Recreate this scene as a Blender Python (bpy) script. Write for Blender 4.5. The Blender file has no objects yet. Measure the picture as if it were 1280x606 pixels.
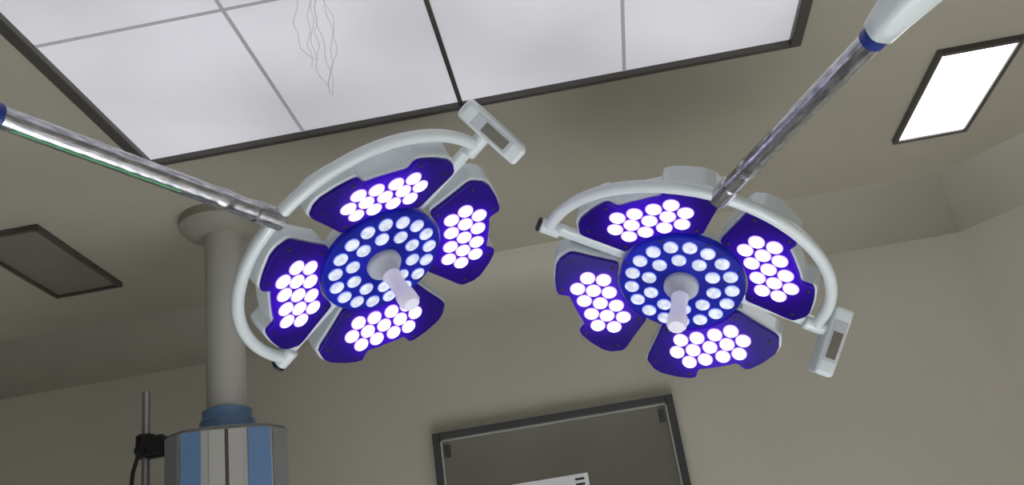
import bpy, bmesh, math, random
from mathutils import Vector, Matrix
random.seed(4)
S = bpy.context.scene
try:
    S.view_settings.view_transform = 'Standard'
except Exception:
    pass
COL = S.collection
pi = math.pi

# ------------------------------------------------------------ materials
def srgb(r, g, b):
    f = lambda c: ((c/255.0) / 12.92) if c/255.0 <= 0.04045 else (((c/255.0) + 0.055) / 1.055) ** 2.4
    return (f(r), f(g), f(b), 1.0)

def mat(name, col, rough=0.5, metal=0.0, var=0.06, nscale=6.0, bump=0.0, bscale=40.0,
        emit=None, estr=0.0, trans=0.0, coat=0.0, evar=0.0, evscale=2.0, sample=True, spec=0.5):
    m = bpy.data.materials.new(name)
    m.use_nodes = True
    if not sample:
        try: m.cycles.emission_sampling = 'NONE'
        except Exception: pass
    nt = m.node_tree
    b = nt.nodes['Principled BSDF']
    tc = nt.nodes.new('ShaderNodeTexCoord')
    n = nt.nodes.new('ShaderNodeTexNoise')
    n.inputs['Scale'].default_value = nscale
    n.inputs['Detail'].default_value = 4
    nt.links.new(tc.outputs['Object'], n.inputs['Vector'])
    r = nt.nodes.new('ShaderNodeValToRGB')
    r.color_ramp.elements[0].position = 0.3
    r.color_ramp.elements[1].position = 0.7
    r.color_ramp.elements[0].color = tuple(c*(1-var) for c in col[:3]) + (1,)
    r.color_ramp.elements[1].color = tuple(min(1, c*(1+var)) for c in col[:3]) + (1,)
    nt.links.new(n.outputs['Fac'], r.inputs['Fac'])
    nt.links.new(r.outputs['Color'], b.inputs['Base Color'])
    b.inputs['Roughness'].default_value = rough
    b.inputs['Specular IOR Level'].default_value = spec
    b.inputs['Metallic'].default_value = metal
    b.inputs['Transmission Weight'].default_value = trans
    b.inputs['Coat Weight'].default_value = coat
    if bump:
        n2 = nt.nodes.new('ShaderNodeTexNoise')
        n2.inputs['Scale'].default_value = bscale
        n2.inputs['Detail'].default_value = 3
        nt.links.new(tc.outputs['Object'], n2.inputs['Vector'])
        bp = nt.nodes.new('ShaderNodeBump')
        bp.inputs['Strength'].default_value = bump
        bp.inputs['Distance'].default_value = 0.01
        nt.links.new(n2.outputs['Fac'], bp.inputs['Height'])
        nt.links.new(bp.outputs['Normal'], b.inputs['Normal'])
    if emit:
        b.inputs['Emission Color'].default_value = emit
        b.inputs['Emission Strength'].default_value = estr
        if evar:
            n3 = nt.nodes.new('ShaderNodeTexNoise')
            n3.inputs['Scale'].default_value = evscale
            n3.inputs['Detail'].default_value = 1
            nt.links.new(tc.outputs['Object'], n3.inputs['Vector'])
            mr = nt.nodes.new('ShaderNodeMapRange')
            mr.inputs['From Min'].default_value = 0.3
            mr.inputs['From Max'].default_value = 0.7
            mr.inputs['To Min'].default_value = estr*(1-evar)
            mr.inputs['To Max'].default_value = estr*(1+evar)
            nt.links.new(n3.outputs['Fac'], mr.inputs['Value'])
            nt.links.new(mr.outputs['Result'], b.inputs['Emission Strength'])
    return m

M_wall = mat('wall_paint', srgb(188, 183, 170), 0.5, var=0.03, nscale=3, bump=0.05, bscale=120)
M_wallD = mat('wall_dark_bounce_cut', srgb(96, 100, 88), 0.5, var=0.03, nscale=3, bump=0.05, bscale=120)  # unseen left wall darkened to cut bounced light on that side
M_ceil = mat('ceiling_paint', srgb(174, 169, 154), 0.55, var=0.03, nscale=3, bump=0.05, bscale=120)
M_floor = mat('floor_vinyl', srgb(194, 197, 195), 0.4, var=0.06, nscale=14)
M_frame = mat('dark_aluminium', srgb(88, 84, 80), 0.4, metal=0.4, var=0.08)
M_frame2 = mat('door_metal_frame', srgb(72, 72, 72), 0.35, metal=0.4, var=0.08)
M_frameL = mat('bright_frame_edge', srgb(190, 190, 184), 0.35, metal=0.3)
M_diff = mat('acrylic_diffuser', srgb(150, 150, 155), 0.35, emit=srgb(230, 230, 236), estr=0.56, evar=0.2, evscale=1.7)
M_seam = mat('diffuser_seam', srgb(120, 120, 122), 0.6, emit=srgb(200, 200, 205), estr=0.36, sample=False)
M_lit = mat('lit_panel', srgb(230, 230, 230), 0.4, emit=srgb(250, 252, 255), estr=3.2)
M_unlit = mat('unlit_panel', srgb(120, 117, 108), 0.35, var=0.05)
M_wire = mat('loose_wire', srgb(190, 190, 190), 0.5, emit=srgb(190, 190, 195), estr=0.33, sample=False)  # wire glow is painted in as emission; wires are no lamp
M_white = mat('white_enamel', srgb(220, 227, 230), 0.28, var=0.02, coat=0.3)
M_cover = mat('violet_lamp_cover_glow', srgb(28, 10, 98), 0.3, var=0.2, nscale=9, emit=srgb(62, 10, 200), estr=0.3, sample=False, spec=0.15)  # LED halo painted as emission below, fading out from each petal centre
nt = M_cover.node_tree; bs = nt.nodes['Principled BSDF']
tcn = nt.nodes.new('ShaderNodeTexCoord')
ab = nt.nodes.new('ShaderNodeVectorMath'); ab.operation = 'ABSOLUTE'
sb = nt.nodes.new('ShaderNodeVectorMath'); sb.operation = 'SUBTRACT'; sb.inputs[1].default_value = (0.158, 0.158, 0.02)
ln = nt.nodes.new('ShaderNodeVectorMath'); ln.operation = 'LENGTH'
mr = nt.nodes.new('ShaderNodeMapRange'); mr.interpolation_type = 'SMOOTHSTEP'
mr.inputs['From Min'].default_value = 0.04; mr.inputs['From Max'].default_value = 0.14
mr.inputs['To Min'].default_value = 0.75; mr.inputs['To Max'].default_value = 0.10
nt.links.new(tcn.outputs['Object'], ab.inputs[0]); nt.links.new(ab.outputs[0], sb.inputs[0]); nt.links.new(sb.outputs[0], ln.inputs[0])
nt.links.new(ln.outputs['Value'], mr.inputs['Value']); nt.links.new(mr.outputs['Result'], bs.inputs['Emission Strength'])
M_cover2 = mat('blue_centre_cover_glow', srgb(20, 26, 115), 0.3, var=0.25, nscale=9, emit=srgb(24, 30, 190), estr=0.30, evar=0.3, evscale=9, sample=False, spec=0.2)  # blue emission stands in for LED light inside the cover
M_bleed = mat('led_bleed_ring', srgb(150, 120, 230), 0.3, emit=srgb(200, 155, 255), estr=0.95, sample=False)  # emissive ring added round each LED to paint its light bleed
M_led = mat('led_lens', srgb(255, 255, 255), 0.2, emit=(1.0, 0.93, 0.98, 1), estr=1.4, sample=False)
M_ledw = mat('led_lens_warm', srgb(255, 225, 215), 0.2, emit=(1.0, 0.80, 0.72, 1), estr=0.9, sample=False)
M_bleedc = mat('led_bleed_ring_centre', srgb(110, 130, 230), 0.3, emit=srgb(110, 125, 250), estr=0.4, sample=False)  # same painted light bleed, dimmer, round the centre LEDs
M_ledc = mat('led_lens_centre', srgb(205, 210, 228), 0.2, emit=(0.84, 0.88, 1.0, 1), estr=0.36, evar=0.5, evscale=70, sample=False)
M_screw = mat('black_screw', srgb(12, 12, 16), 0.4)
M_black = mat('black_rubber', srgb(16, 16, 18), 0.5)
M_hbase = mat('handle_base_grey', srgb(190, 194, 202), 0.35)
M_handle = mat('frosted_handle_glow', srgb(235, 232, 245), 0.3, coat=0.4, emit=srgb(230, 225, 255), estr=0.15, sample=False)  # slight emission stands in for LED light scattered in the grip
M_blue = mat('blue_collar', srgb(30, 50, 130), 0.35)
M_green = mat('green_cable', srgb(90, 180, 125), 0.5)
M_penW = mat('pendant_white', srgb(176, 174, 168), 0.45, var=0.03)
M_mount = mat('pendant_mount', srgb(145, 141, 130), 0.5, var=0.03)
M_penB = mat('pendant_blue', srgb(100, 132, 172), 0.4, var=0.04)
M_penG = mat('pendant_grey', srgb(130, 130, 130), 0.4)
M_steel = mat('stainless_rod', srgb(150, 150, 150), 0.25, metal=0.6)
M_pane = mat('opaque_glass_tone', srgb(114, 111, 100), 0.15, var=0.10, nscale=2)  # door pane: dim room reflections painted as an opaque beige-grey
M_paper = mat('paper', srgb(240, 240, 243), 0.7)
M_ink = mat('ink', srgb(40, 40, 50), 0.7)

# thin crinkled film over a polished steel tube
M_wrap = bpy.data.materials.new('plastic_wrapped_steel')
M_wrap.use_nodes = True
nt = M_wrap.node_tree
b = nt.nodes['Principled BSDF']
tc = nt.nodes.new('ShaderNodeTexCoord')
mp = nt.nodes.new('ShaderNodeMapping'); mp.inputs['Scale'].default_value = (1, 1, 0.25)
nz = nt.nodes.new('ShaderNodeTexNoise'); nz.inputs['Scale'].default_value = 110; nz.inputs['Detail'].default_value = 5; nz.inputs['Roughness'].default_value = 0.55
nt.links.new(tc.outputs['Object'], mp.inputs['Vector']); nt.links.new(mp.outputs['Vector'], nz.inputs['Vector'])
rp = nt.nodes.new('ShaderNodeValToRGB')
rp.color_ramp.elements[0].position = 0.40; rp.color_ramp.elements[0].color = srgb(158, 158, 163)
rp.color_ramp.elements[1].position = 0.68; rp.color_ramp.elements[1].color = srgb(215, 215, 222)
nt.links.new(nz.outputs['Fac'], rp.inputs['Fac']); nt.links.new(rp.outputs['Color'], b.inputs['Base Color'])
b.inputs['Metallic'].default_value = 0.85; b.inputs['Roughness'].default_value = 0.16
bp = nt.nodes.new('ShaderNodeBump'); bp.inputs['Strength'].default_value = 0.22; bp.inputs['Distance'].default_value = 0.002
nt.links.new(nz.outputs['Fac'], bp.inputs['Height']); nt.links.new(bp.outputs['Normal'], b.inputs['Normal'])

# ------------------------------------------------------------ helpers
def empty(name, M=Matrix.Identity(4)):
    e = bpy.data.objects.new(name, None)
    e.empty_display_size = 0.1
    COL.objects.link(e)
    e.matrix_world = M
    return e

def mesh(name, verts, faces, m, parent=None, smooth=False, bevel=0.0, seg=3, world_in=None):
    me = bpy.data.meshes.new(name)
    me.from_pydata([tuple(v) for v in verts], [], faces)
    bm = bmesh.new(); bm.from_mesh(me)
    bmesh.ops.recalc_face_normals(bm, faces=bm.faces)
    bm.to_mesh(me); bm.free()
    mats = m if isinstance(m, (list, tuple)) else [m]
    for q in mats: me.materials.append(q)
    o = bpy.data.objects.new(name, me)
    COL.objects.link(o)
    if parent is not None:
        o.parent = parent
        if world_in is not None:
            o.matrix_parent_inverse = world_in.inverted()
    if smooth:
        for p in me.polygons: p.use_smooth = True
    if bevel:
        bv = o.modifiers.new('bevel', 'BEVEL'); bv.width = bevel; bv.segments = seg
        bv.limit_method = 'ANGLE'; bv.angle_limit = math.radians(35)
        bv.harden_normals = False
    return o

def box(name, lo, hi, m, parent=None, bevel=0.0, world_in=None):
    x0, y0, z0 = lo; x1, y1, z1 = hi
    v = [(x0,y0,z0),(x1,y0,z0),(x1,y1,z0),(x0,y1,z0),(x0,y0,z1),(x1,y0,z1),(x1,y1,z1),(x0,y1,z1)]
    f = [(0,1,2,3),(4,5,6,7),(0,1,5,4),(1,2,6,5),(2,3,7,6),(3,0,4,7)]
    return mesh(name, v, f, m, parent, bevel=bevel, world_in=world_in)

def obox(name, c, ax, ay, az, sx, sy, sz, m, parent=None, bevel=0.0, world_in=None, seg=3):
    c = Vector(c); v = []
    for k in (-1, 1):
        for (i, j) in ((-1,-1),(1,-1),(1,1),(-1,1)):
            v.append(c + ax*(i*sx/2) + ay*(j*sy/2) + az*(k*sz/2))
    f = [(0,1,2,3),(4,5,6,7),(0,1,5,4),(1,2,6,5),(2,3,7,6),(3,0,4,7)]
    return mesh(name, v, f, m, parent, bevel=bevel, world_in=world_in, seg=seg)

def prism(name, outline, z0, z1, m, parent=None, bevel=0.0, world_in=None, seg=3, T=None):
    n = len(outline)
    v = [Vector((x, y, z0)) for x, y in outline] + [Vector((x, y, z1)) for x, y in outline]
    if T is not None: v = [T @ p for p in v]
    f = [tuple(range(n)), tuple(range(n, 2*n))] + [(i, (i+1) % n, n+(i+1) % n, n+i) for i in range(n)]
    return mesh(name, v, f, m, parent, bevel=bevel, world_in=world_in, seg=seg)

def lathe(name, p0, p1, prof, m, parent=None, world_in=None, n=40, smooth=True):
    p0 = Vector(p0); p1 = Vector(p1)
    a = (p1-p0).normalized()
    q = a.to_track_quat('Z', 'Y').to_matrix()
    v = []; f = []
    for t, r in prof:
        for i in range(n):
            an = 2*pi*i/n
            v.append(Vector((r*math.cos(an), r*math.sin(an), t)))
    k = len(prof)
    for j in range(k-1):
        for i in range(n):
            f.append((j*n+i, j*n+(i+1) % n, (j+1)*n+(i+1) % n, (j+1)*n+i))
    f.append(tuple(range(n))); f.append(tuple(range((k-1)*n, k*n)))
    M = Matrix.Translation(p0) @ q.to_4x4()
    o = mesh(name, v, f, m, parent)
    o.matrix_basis = M
    if parent is not None and world_in is not None:
        o.matrix_parent_inverse = world_in.inverted()
    if smooth:
        for p in o.data.polygons:
            if len(p.vertices) == 4: p.use_smooth = True
        try:
            md = o.modifiers.new('es', 'EDGE_SPLIT'); md.split_angle = math.radians(40)
        except Exception: pass
    return o

def cyl(name, p0, p1, r, m, parent=None, world_in=None, r1=None, n=40, ch=0.0):
    L = (Vector(p1)-Vector(p0)).length
    r1 = r if r1 is None else r1
    if ch:
        prof = [(0, r-ch), (ch, r), (L-ch, r1), (L, r1-ch)]
    else:
        prof = [(0, r), (L, r1)]
    return lathe(name, p0, p1, prof, m, parent, world_in, n)

def tube(name, pts, r, m, parent=None, world_in=None, res=6):
    cu = bpy.data.curves.new(name, 'CURVE'); cu.dimensions = '3D'
    sp = cu.splines.new('POLY'); sp.points.add(len(pts)-1)
    for i, p in enumerate(pts):
        sp.points[i].co = (p[0], p[1], p[2], 1)
    cu.bevel_depth = r; cu.bevel_resolution = res; cu.use_fill_caps = True
    cu.materials.append(m)
    sp.use_smooth = True
    o = bpy.data.objects.new(name, cu)
    COL.objects.link(o)
    if parent is not None:
        o.parent = parent
        if world_in is not None: o.matrix_parent_inverse = world_in.inverted()
    return o

def chaikin(pts, it=2, w=0.25):
    for _ in range(it):
        q = []
        n = len(pts)
        for i in range(n):
            a = pts[i]; b2 = pts[(i+1) % n]
            q.append((a[0]*(1-w)+b2[0]*w, a[1]*(1-w)+b2[1]*w))
            q.append((a[0]*w+b2[0]*(1-w), a[1]*w+b2[1]*(1-w)))
        pts = q
    return pts

# ------------------------------------------------------------ room shell
H = 3.0
R = 0.19
plan = [(-3.2, -2.6), (-3.2, 3.14), (-2.6, 3.74), (1.55, 3.74), (2.45, 2.84), (2.45, -2.6)]
names = ['wall_left', 'wall_left_corner', 'wall_back', 'wall_right_corner', 'wall_right', 'wall_front']
def inset(i, d):
    n = len(plan)
    p = Vector(plan[i]); a = Vector(plan[i-1]); c = Vector(plan[(i+1) % n])
    e1 = (p-a).normalized(); e2 = (c-p).normalized()
    n1 = Vector((e1.y, -e1.x)); n2 = Vector((e2.y, -e2.x))
    b_ = (n1+n2).normalized()
    return p + b_*(d/b_.dot(n1))
prof = [(0, 0), (0, H-R)]
for k in range(1, 13):
    a = pi/2*k/12
    prof.append((R-R*math.cos(a), H-R+R*math.sin(a)))
prof += [(R, H+0.1), (-0.1, H+0.1), (-0.1, 0)]
for i, nm in enumerate(names):
    j = (i+1) % len(plan)
    v = []
    for (d, z) in prof:
        p = inset(i, d); v.append((p.x, p.y, z))
    for (d, z) in prof:
        p = inset(j, d); v.append((p.x, p.y, z))
    n = len(prof)
    f = [(k, (k+1) % n, n+(k+1) % n, n+k) for k in range(n)] + [tuple(range(n)), tuple(range(n, 2*n))]
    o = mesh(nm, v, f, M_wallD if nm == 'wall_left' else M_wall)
    for p in o.data.polygons:
        if len(p.vertices) == 4 and H-R-0.001 < min(o.data.vertices[q].co.z for q in p.vertices) and max(o.data.vertices[q].co.z for q in p.vertices) <= H+0.001:
            p.use_smooth = True
ins = [inset(i, R) for i in range(len(plan))]
prism('ceiling', [(p.x, p.y) for p in ins], H, H+0.1, M_ceil)
prism('floor', [(p[0], p[1]) for p in plan], -0.1, 0, M_floor)

# ------------------------------------------------------------ big laminar ceiling panel
X0, X1, XM = -1.17, 0.715, -0.237
Y1, Y0 = 2.375, -0.025
lam = empty('laminar_flow_ceiling_panel')
def bay(tag, xa, xb):
    box('diffuser_'+tag, (xa, Y0, H-0.012), (xb, Y1, H-0.002), M_diff, lam)
    xm = (xa+xb)/2
    box('seam_long_'+tag, (xm-0.005, Y0, H-0.0135), (xm+0.005, Y1, H-0.012), M_seam, lam)
    for k in range(1, 4):
        y = Y1-0.6*k+0.01
        box('seam_cross_%s_%d' % (tag, k), (xa, y-0.005, H-0.0135), (xb, y+0.005, H-0.012), M_seam, lam)
bay('a', X0, XM-0.006); bay('b', XM+0.006, X1)
fw = 0.032
box('frame_left', (X0-fw, Y0-fw, H-0.03), (X0, Y1+0.018, H), M_frame, lam, 0.003)
box('frame_right', (X1, Y0-fw, H-0.03), (X1+fw, Y1+0.018, H), M_frame, lam, 0.003)
box('frame_far', (X0, Y1, H-0.03), (X1, Y1+0.018, H), M_frame, lam, 0.002)
box('frame_near', (X0, Y0-fw, H-0.03), (X1, Y0, H), M_frame, lam, 0.002)
box('frame_mid', (XM-0.006, Y0, H-0.022), (XM+0.006, Y1, H-0.001), M_frame, lam)
wires = empty('loose_wires')
for k in range(7):
    pts = []
    ph = random.uniform(0, 6); amp = random.uniform(0.006, 0.014)
    L0 = random.uniform(1.66, 1.75); L1 = random.uniform(2.0, 2.24)
    for i in range(50):
        t = i/49
        y = L0+(L1-L0)*t
        x = -0.47 - 0.10*t + 0.012*(k-3)*math.sin(t*pi)**0.8 + amp*math.sin(ph+t*5+k)*t + 0.004*math.sin(t*21+k)
        pts.append((x, y, H-0.015-0.003*abs(math.sin(t*9+k))))
    tube('wire_%d' % (k+1), pts, 0.0009, M_wire, wires, res=2)

def ceiling_fixture(xa, xb, ya, yb, m):
    e = empty('ceiling_light_panel')
    w = 0.016
    box('diffuser', (xa, ya, H-0.012), (xb, yb, H-0.002), m, e)
    box('frame_1', (xa-w, ya-w, H-0.02), (xa, yb+w, H), M_frame, e, 0.003)
    box('frame_2', (xb, ya-w, H-0.02), (xb+w, yb+w, H), M_frame, e, 0.003)
    box('frame_3', (xa, ya-w, H-0.02), (xb, ya, H), M_frame, e, 0.003)
    box('frame_4', (xa, yb, H-0.02), (xb, yb+w, H), M_frame, e, 0.003)
ceiling_fixture(1.215, 1.445, 2.62, 3.165, M_lit)
ceiling_fixture(-1.93, -1.70, 2.66, 3.19, M_unlit)
ceiling_fixture(1.215, 1.445, -0.6, -0.05, M_lit)  # unseen lit panel added behind the camera as fill light
ceiling_fixture(-1.93, -1.70, -0.6, -0.05, M_unlit)

# ------------------------------------------------------------ glazed door
WY = 3.74
def door():
    e = empty('door_1')
    x0, x1, zt = -0.660, 0.288, 2.347
    t = 0.028
    box('jamb_left', (x0, WY-0.05, 0), (x0+t, WY, zt), M_frame2, e, 0.004)
    box('jamb_right', (x1-t, WY-0.05, 0), (x1, WY, zt), M_frame2, e, 0.004)
    box('head', (x0+t, WY-0.05, zt-t), (x1-t, WY, zt), M_frame2, e, 0.004)
    s = 0.006
    box('edge_left', (x0-s, WY-0.03, 0), (x0, WY, zt+s), M_frameL, e)
    box('edge_right', (x1, WY-0.03, 0), (x1+s, WY, zt+s), M_frameL, e)
    box('edge_top', (x0, WY-0.03, zt), (x1, WY, zt+s), M_frameL, e)
    box('inner_edge_top', (x0+t, WY-0.035, zt-t-0.006), (x1-t, WY-0.01, zt-t), M_frameL, e)
    box('inner_edge_right', (x1-t-0.006, WY-0.035, 0.0), (x1-t, WY-0.01, zt-t), M_frameL, e)
    box('inner_edge_left', (x0+t, WY-0.035, 0.0), (x0+t+0.006, WY-0.01, zt-t), M_frameL, e)
    box('pane', (x0+t+0.006, WY-0.02, 0), (x1-t-0.006, WY-0.005, zt-t-0.006), M_pane, e)
    for i, x in enumerate((x0+t+0.012, x1-t-0.036)):
        box('clip_%d' % (i+1), (x, WY-0.032, zt-t-0.07), (x+0.022, WY-0.02, zt-t-0.02), M_frame2, e, 0.002)
    box('handle', (x1-t-0.09, WY-0.06, 0.95), (x1-t-0.065, WY-0.02, 1.15), M_steel, e, 0.005)
door()
ns = empty('notice_sheet')
box('sheet', (-0.38, WY-0.0225, 1.90), (-0.084, WY-0.0205, 2.108), M_paper, ns)
for k in range(3):
    box('line_%d' % k, (-0.135, WY-0.0235, 2.085-0.02*k), (-0.10, WY-0.0226, 2.093-0.02*k), M_ink, ns)

# ------------------------------------------------------------ pendant
PX, PY = -1.145, 2.85
pen = empty('medical_supply_pendant')
lathe('ceiling_mount', (PX-0.01, PY, H), (PX-0.01, PY, H-0.1), [(0, 0.135), (0.03, 0.135), (0.055, 0.11), (0.07, 0.07)], M_mount, pen)
cyl('column', (PX, PY, H-0.06), (PX, PY, 2.29), 0.062, M_penW, pen)
lathe('collar', (PX, PY, 2.245), (PX, PY, 2.38), [(0, 0.085), (0.05, 0.085), (0.06, 0.076), (0.085, 0.076), (0.09, 0.064)], M_penB, pen)
w, d = 0.178, 0.14
foot0 = [(-w, -d+0.075), (-w+0.05, -d+0.015), (-0.055, -d), (0.055, -d), (w-0.05, -d+0.015), (w, -d+0.075), (w, d), (-w, d)]
ra = math.radians(19)
foot = [(x*math.cos(ra)-y*math.sin(ra), x*math.sin(ra)+y*math.cos(ra)) for x, y in foot0]
prism('head_body', [(PX+x, PY+y) for x, y in foot], 1.30, 2.245, M_penW, pen, 0.006)
prism('head_top', [(PX+x*0.97, PY+y*0.97) for x, y in foot], 2.243, 2.254, M_penG, pen, 0.004)
def facet(nm, a, b2, t0, t1, m, th=0.006):
    a = Vector((a[0], a[1], 0)); b2 = Vector((b2[0], b2[1], 0))
    dr = (b2-a); L = dr.length; dr.normalize(); nn = Vector((dr.y, -dr.x, 0))
    c = a+dr*(L*(t0+t1)/2) + nn*(th/2) + Vector((PX, PY, 1.765))
    obox(nm, c, dr, nn, Vector((0, 0, 1)), L*(t1-t0), th, 0.95, m, pen, 0.002)
facet('panel_blue_left', foot[1], foot[2], 0.0, 0.80, M_penB)
facet('panel_white_centre', foot[2], foot[3], 0.06, 0.48, M_penW)
facet('panel_white_centre_b', foot[2], foot[3], 0.57, 0.95, M_penW)
facet('panel_groove', foot[2], foot[3], 0.48, 0.57, M_frame, 0.003)
facet('panel_blue_right', foot[3], foot[4], 0.10, 1.0, M_penB)
facet('panel_side_left', foot[0], foot[1], 0.08, 0.92, M_penG)
facet('panel_side_right', foot[4], foot[5], 0.08, 0.92, M_penG)
rx, ry = PX-0.25, PY-0.03
cyl('rail_rod', (rx, ry, 1.35), (rx, ry, 2.43), 0.0125, M_steel, pen, ch=0.002)
for k, zz in enumerate((2.255, 1.5)):
    box('bracket_%d' % k, (rx, ry-0.012, zz-0.040), (PX-0.13, ry+0.012, zz-0.016), M_black, pen, 0.003)
    cyl('clamp_%d' % k, (rx, ry, zz-0.035), (rx, ry, zz+0.035), 0.03, M_black, pen, ch=0.004)
    box('clamp_body_%d' % k, (rx+0.005, ry-0.03, zz-0.035), (rx+0.068, ry+0.02, zz+0.025), M_black, pen, 0.006)
cyl('clamp_knob', (rx-0.0, ry-0.045, 2.235), (rx-0.0, ry-0.02, 2.235), 0.016, M_black, pen)
tube('clamp_lever', [(rx, ry-0.04, 2.235), (rx-0.015, ry-0.05, 2.17), (rx-0.02, ry-0.05, 2.12)], 0.006, M_black, pen)

# ------------------------------------------------------------ surgical lights
U = 0.22
ZP = 0.014
TILT = math.radians(11)
half = [(0.0, 0.745), (0.16, 0.73), (0.30, 0.68), (0.42, 0.61), (0.47, 0.61), (0.62, 0.80), (0.79, 1.0), (0.82, 1.06),
        (0.78, 1.20), (0.71, 1.28), (0.53, 1.375), (0.38, 1.425), (0.31, 1.425), (0.24, 1.315), (0.10, 1.325)]
outl = half + [(-x, y) for x, y in reversed(half) if x > 0]
outl = chaikin(outl, 1, 0.14)
def petal_outline(s=1.0):
    cy = 1.02
    return [(((b_-cy)*s+cy)*U, a*s*U) for a, b_ in outl]
led_pos = []
for a, b_ in ((0.11, 0.86), (0.31, 0.85), (0.21, 1.02), (0.41, 1.01), (0.11, 1.18), (0.31, 1.18)):
    led_pos += [(a, b_), (-a, b_)]
led_pos.append((0.0, 1.02))

def discs(name, pts, r, z0, z1, m, parent, n=20, dome=True, T=None):
    v = []; f = []
    for (x, y) in pts:
        base = len(v)
        rings = [(r, z0), (r, z0+(z1-z0)*0.5), (r*0.8, z0+(z1-z0)*0.85), (r*0.45, z1)] if dome else [(r, z0), (r, z1)]
        for rr, z in rings:
            for i in range(n):
                an = 2*pi*i/n
                v.append(Vector((x+rr*math.cos(an), y+rr*math.sin(an), z)))
        for k in range(len(rings)-1):
            for i in range(n):
                f.append((base+k*n+i, base+k*n+(i+1) % n, base+(k+1)*n+(i+1) % n, base+(k+1)*n+i))
        f.append(tuple(base+(len(rings)-1)*n+i for i in range(n)))
        f.append(tuple(base+i for i in reversed(range(n))))
    if T is not None: v = [T @ p for p in v]
    return mesh(name, v, f, m, parent)

def surgical_light(C, eB, eM, n, theta, warm, att, delta, pofs):
    n = n.normalized(); eB = (eB - n*eB.dot(n)).normalized(); eM = n.cross(eB).normalized()
    M = Matrix((( eB.x, eM.x, n.x, C.x), (eB.y, eM.y, n.y, C.y), (eB.z, eM.z, n.z, C.z), (0, 0, 0, 1)))
    e = empty('surgical_light', M)
    for k in range(4):
        ang = pi/4 + k*pi/2
        T = Matrix.Rotation(ang, 4, 'Z') @ Matrix.Translation((1.02*U, 0, ZP)) @ Matrix.Rotation(-TILT, 4, 'Y') @ Matrix.Translation((-1.02*U, 0, 0))
        def rot(p): return (p[0]*math.cos(ang)-p[1]*math.sin(ang), p[0]*math.sin(ang)+p[1]*math.cos(ang))
        prism('petal_shell_%d' % (k+1), petal_outline(1.035), -0.062, -0.001, M_white, e, 0.014, seg=4, T=T)
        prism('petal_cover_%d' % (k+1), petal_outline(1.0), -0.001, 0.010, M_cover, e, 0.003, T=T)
        pts = [(b_*U, a*U) for a, b_ in led_pos]
        wi = [i for i in range(13) if (k*13+i) in warm]
        discs('led_bleed_rings_%d' % (k+1), pts, 0.0202, 0.009, 0.0112, M_bleed, e, dome=False, T=T)
        discs('led_lenses_%d' % (k+1), [p for i, p in enumerate(pts) if i not in wi], 0.0172, 0.0112, 0.0165, M_led, e, T=T)
        if wi: discs('led_lenses_warm_%d' % (k+1), [pts[i] for i in wi], 0.0172, 0.0112, 0.0165, M_ledw, e, T=T)
        scr = [(0.42, 0.69), (-0.42, 0.69), (0.71, 1.08), (-0.71, 1.08), (0.37, 1.355), (-0.37, 1.355)]
        discs('cover_screws_%d' % (k+1), [(b_*U, a*U) for a, b_ in scr], 0.0048, 0.009, 0.012, M_screw, e, n=10, T=T)
        p0 = rot((0.06, 0)); p1 = rot((0.22, 0))
        obox('bracket_%d' % (k+1), ((p0[0]+p1[0])/2, (p0[1]+p1[1])/2, -0.050), Vector(rot((1, 0))+(0,)), Vector(rot((0, 1))+(0,)), Vector((0, 0, 1)),
             0.17, 0.05, 0.02, M_white, e, 0.006)
    lathe('centre_housing', (0, 0, -0.085), (0, 0, 0), [(0, 0.05), (0.004, 0.075), (0.03, 0.135), (0.05, 0.149), (0.084, 0.154)], M_white, e, n=64)
    lathe('centre_cover', (0, 0, -0.002), (0, 0, 0.1), [(0, 0.158), (0.014, 0.158), (0.018, 0.154), (0.0185, 0.05)], M_cover2, e, n=64)
    co = [(0.126*math.cos(2*pi*i/17), 0.126*math.sin(2*pi*i/17)) for i in range(17)]
    ci = [(0.083*math.cos(2*pi*i/10+0.2), 0.083*math.sin(2*pi*i/10+0.2)) for i in range(10)]
    discs('centre_led_bleed_rings', co+ci, 0.0190, 0.015, 0.018, M_bleedc, e, dome=False)
    discs('centre_led_lenses', co+ci, 0.0174, 0.0175, 0.0225, M_ledc, e)
    discs('centre_screws', [(0.150*math.cos(2*pi*i/8), 0.150*math.sin(2*pi*i/8)) for i in range(8)], 0.004, 0.014, 0.0182, M_screw, e, n=10)
    lathe('handle_base', (0, 0, 0.016), (0, 0, 0.1), [(0, 0.044), (0.012, 0.044), (0.018, 0.040), (0.024, 0.034), (0.036, 0.026), (0.046, 0.024)], M_hbase, e)
    lathe('handle_grip', (0, 0, 0.055), (0, 0, 0.2), [(0, 0.022), (0.018, 0.022), (0.022, 0.0200), (0.070, 0.0205), (0.078, 0.0245), (0.106, 0.0250), (0.114, 0.020), (0.115, 0.012)], M_handle, e, n=12)
    RR = 0.363; zb = -0.015
    W = Matrix.Rotation(delta, 4, 'Z')
    W3 = W.to_3x3()
    def w_(x, y, z): return W @ Vector((x, y, z))
    ex, ey, ez = W3 @ Vector((1, 0, 0)), W3 @ Vector((0, 1, 0)), Vector((0, 0, 1))
    obox('axis_bar', w_(0.0, 0, zb-0.008), ex, ey, ez, 2*RR, 0.034, 0.022, M_white, e, 0.009)
    def arc(t): return w_(RR*math.cos(t), RR*math.sin(t)*math.cos(theta), zb+RR*math.sin(t)*math.sin(theta))
    tube('yoke_arc', [arc(pi*i/64) for i in range(65)], 0.0150, M_white, e, res=8)
    cyl('pivot_knuckle', w_(-RR+0.03, 0, zb), w_(-RR-0.022, 0, zb), 0.019, M_white, e, ch=0.003)
    cyl('pivot_cap', w_(-RR-0.022, 0, zb), w_(-RR-0.032, 0, zb), 0.018, M_black, e, ch=0.003)
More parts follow.
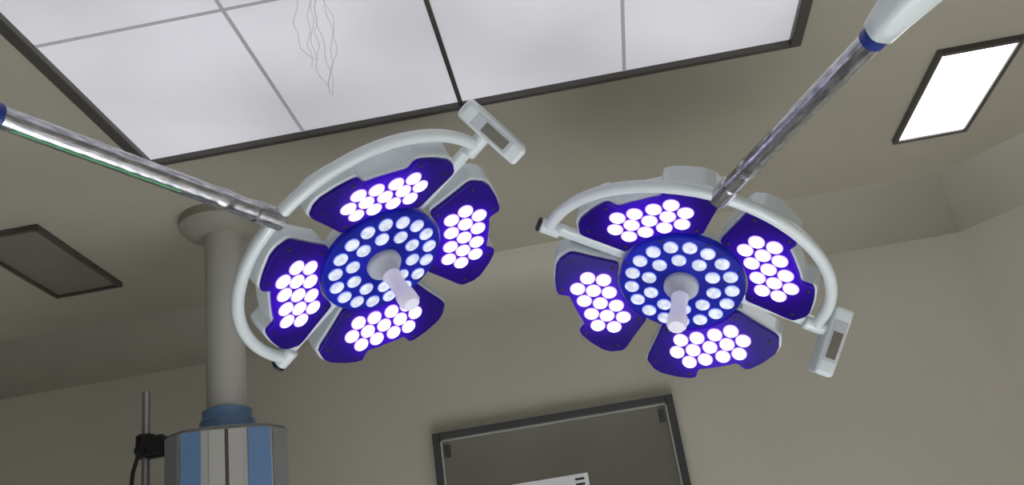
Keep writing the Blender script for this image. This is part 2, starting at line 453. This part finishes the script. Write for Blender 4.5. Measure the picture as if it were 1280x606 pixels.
    cyl('panel_knuckle', w_(RR-0.03, 0, zb), w_(RR+0.03, 0, zb), 0.019, M_white, e, ch=0.003)
    p = W3 @ Vector((0, -1, 1)).normalized(); q = W3 @ Vector((0, 1, 1)).normalized(); xx = ex
    c = w_(RR+0.052, 0, zb) + p*pofs
    obox('control_box', c, xx, p, q, 0.050, 0.182, 0.07, M_white, e, 0.011)
    obox('control_bezel', c+q*0.034, xx, p, q, 0.036, 0.11, 0.004, M_hbase, e, 0.002)
    obox('control_screen', c+q*0.0355+p*0.01, xx, p, q, 0.026, 0.07, 0.003, M_pane, e, 0.001)
    obox('control_side_plate', c+xx*0.0245, q, p, xx, 0.045, 0.13, 0.003, M_hbase, e, 0.001)
    ld = bpy.data.lights.new('beam', 'SPOT'); ld.energy = 720; ld.spot_size = math.radians(78); ld.spot_blend = 0.4
    ld.shadow_soft_size = 0.02; ld.color = (0.98, 0.97, 1.0)
    lo = bpy.data.objects.new('beam', ld); COL.objects.link(lo); lo.parent = e
    lo.matrix_basis = Matrix.Translation((0, 0, 0.19)) @ Matrix.Rotation(pi, 4, 'X')
    mid = M @ arc(math.radians(att))
    return e, M, mid

def V(*a): return Vector(a)
uL, vL, nL = V(.8624, .3847, .3291), V(-.2612, .8949, -.3618), V(.4339, -.2262, -.8722)
uR, vR, nR = V(.9214, -.3692, -.102), V(.2621, .8038, -.5243), V(-.2756, -.4564, -.8374)
eL, ML, mL = surgical_light(V(-.461, 2.129, 2.436), (uL-vL), (-uL-vL), nL, math.radians(6), {2, 27, 40}, 90, 0.0, 0.008)
eR, MR, mR = surgical_light(V(.265, 2.326, 2.315), (uR+vR), (uR-vR), nR, math.radians(16), {}, 97, 0.045, 0.024)

def arm(e, M, mid, end, knee, green):
    d = (end-mid).normalized()
    cyl('yoke_socket', mid-d*0.015, mid+d*0.06, 0.024, M_wrap, e, M, ch=0.004)
    L = (end-mid).length
    prof = []
    N = 60
    for i in range(N+1):
        t = 0.03+(L-0.03)*i/N
        r = 0.0205+0.0003*math.sin(i*1.7)
        if 0.13 < t < 0.15: r += 0.0025
        prof.append((t, r))
    lathe('wrapped_arm', mid, end, prof, M_wrap, e, M, n=28)
    cyl('blue_ring', end, end+d*0.022, 0.0235, M_blue, e, M, ch=0.003)
    s = end+d*0.022
    a = (knee-s); LA = a.length; a.normalize()
    side = a.cross(V(0, 0, 1)).normalized(); up = side.cross(a).normalized()
    v = []
    for t, w1, h1 in ((0, 0.024, 0.024), (0.04, 0.029, 0.028), (0.13, 0.040, 0.045), (LA, 0.042, 0.05)):
        for i in range(16):
            an = 2*pi*i/16
            cx = math.copysign(abs(math.cos(an))**0.6, math.cos(an)); sy = math.copysign(abs(math.sin(an))**0.6, math.sin(an))
            v.append(s+a*t+side*(w1*cx)+up*(h1*sy))
    f = [(k*16+i, k*16+(i+1) % 16, (k+1)*16+(i+1) % 16, (k+1)*16+i) for k in range(3) for i in range(16)]
    f += [tuple(range(16)), tuple(range(48, 64))]
    mesh('spring_arm', v, f, M_white, e, smooth=True, world_in=M)
    cyl('elbow', knee-V(0, 0, 0.07), knee+V(0, 0, 0.07), 0.055, M_white, e, M, ch=0.008)
    cyl('drop_tube', knee+V(0, 0, 0.06), V(knee.x, knee.y, H), 0.045, M_white, e, M)
    lathe('ceiling_canopy', V(knee.x, knee.y, H-0.0135), V(knee.x, knee.y, H-0.2), [(0, 0.12), (0.03, 0.12), (0.06, 0.06)], M_white, e, M)
    if green:
        pts = [mid+d*(0.24+(L-0.26)*i/20)+V(0.003, -0.004, -0.0205) for i in range(21)]
        tube('green_cable', pts, 0.0018, M_green, e, M)

arm(eL, ML, mL, V(-.895, 1.284, 2.44), V(-1.10, 0.80, 2.55), True)
arm(eR, MR, mR, V(.552, 1.410, 2.352), V(.86, 0.80, 2.46), False)

# ------------------------------------------------------------ world + camera
wd = bpy.data.worlds.new('World'); S.world = wd; wd.use_nodes = True
wd.node_tree.nodes['Background'].inputs['Color'].default_value = (0.02, 0.02, 0.02, 1)

r = V(.9827, .1223, -.1390).normalized()
fwd = V(-.0583, .9169, .3947).normalized()
up = r.cross(fwd).normalized(); r = fwd.cross(up).normalized()
cd = bpy.data.cameras.new('camera'); cam = bpy.data.objects.new('camera', cd); COL.objects.link(cam)
cam.matrix_world = Matrix(((r.x, up.x, -fwd.x, 0), (r.y, up.y, -fwd.y, 0), (r.z, up.z, -fwd.z, 1.5), (0, 0, 0, 1)))
cd.sensor_width = 36; cd.lens = 33.75; cd.clip_start = 0.05
S.camera = cam
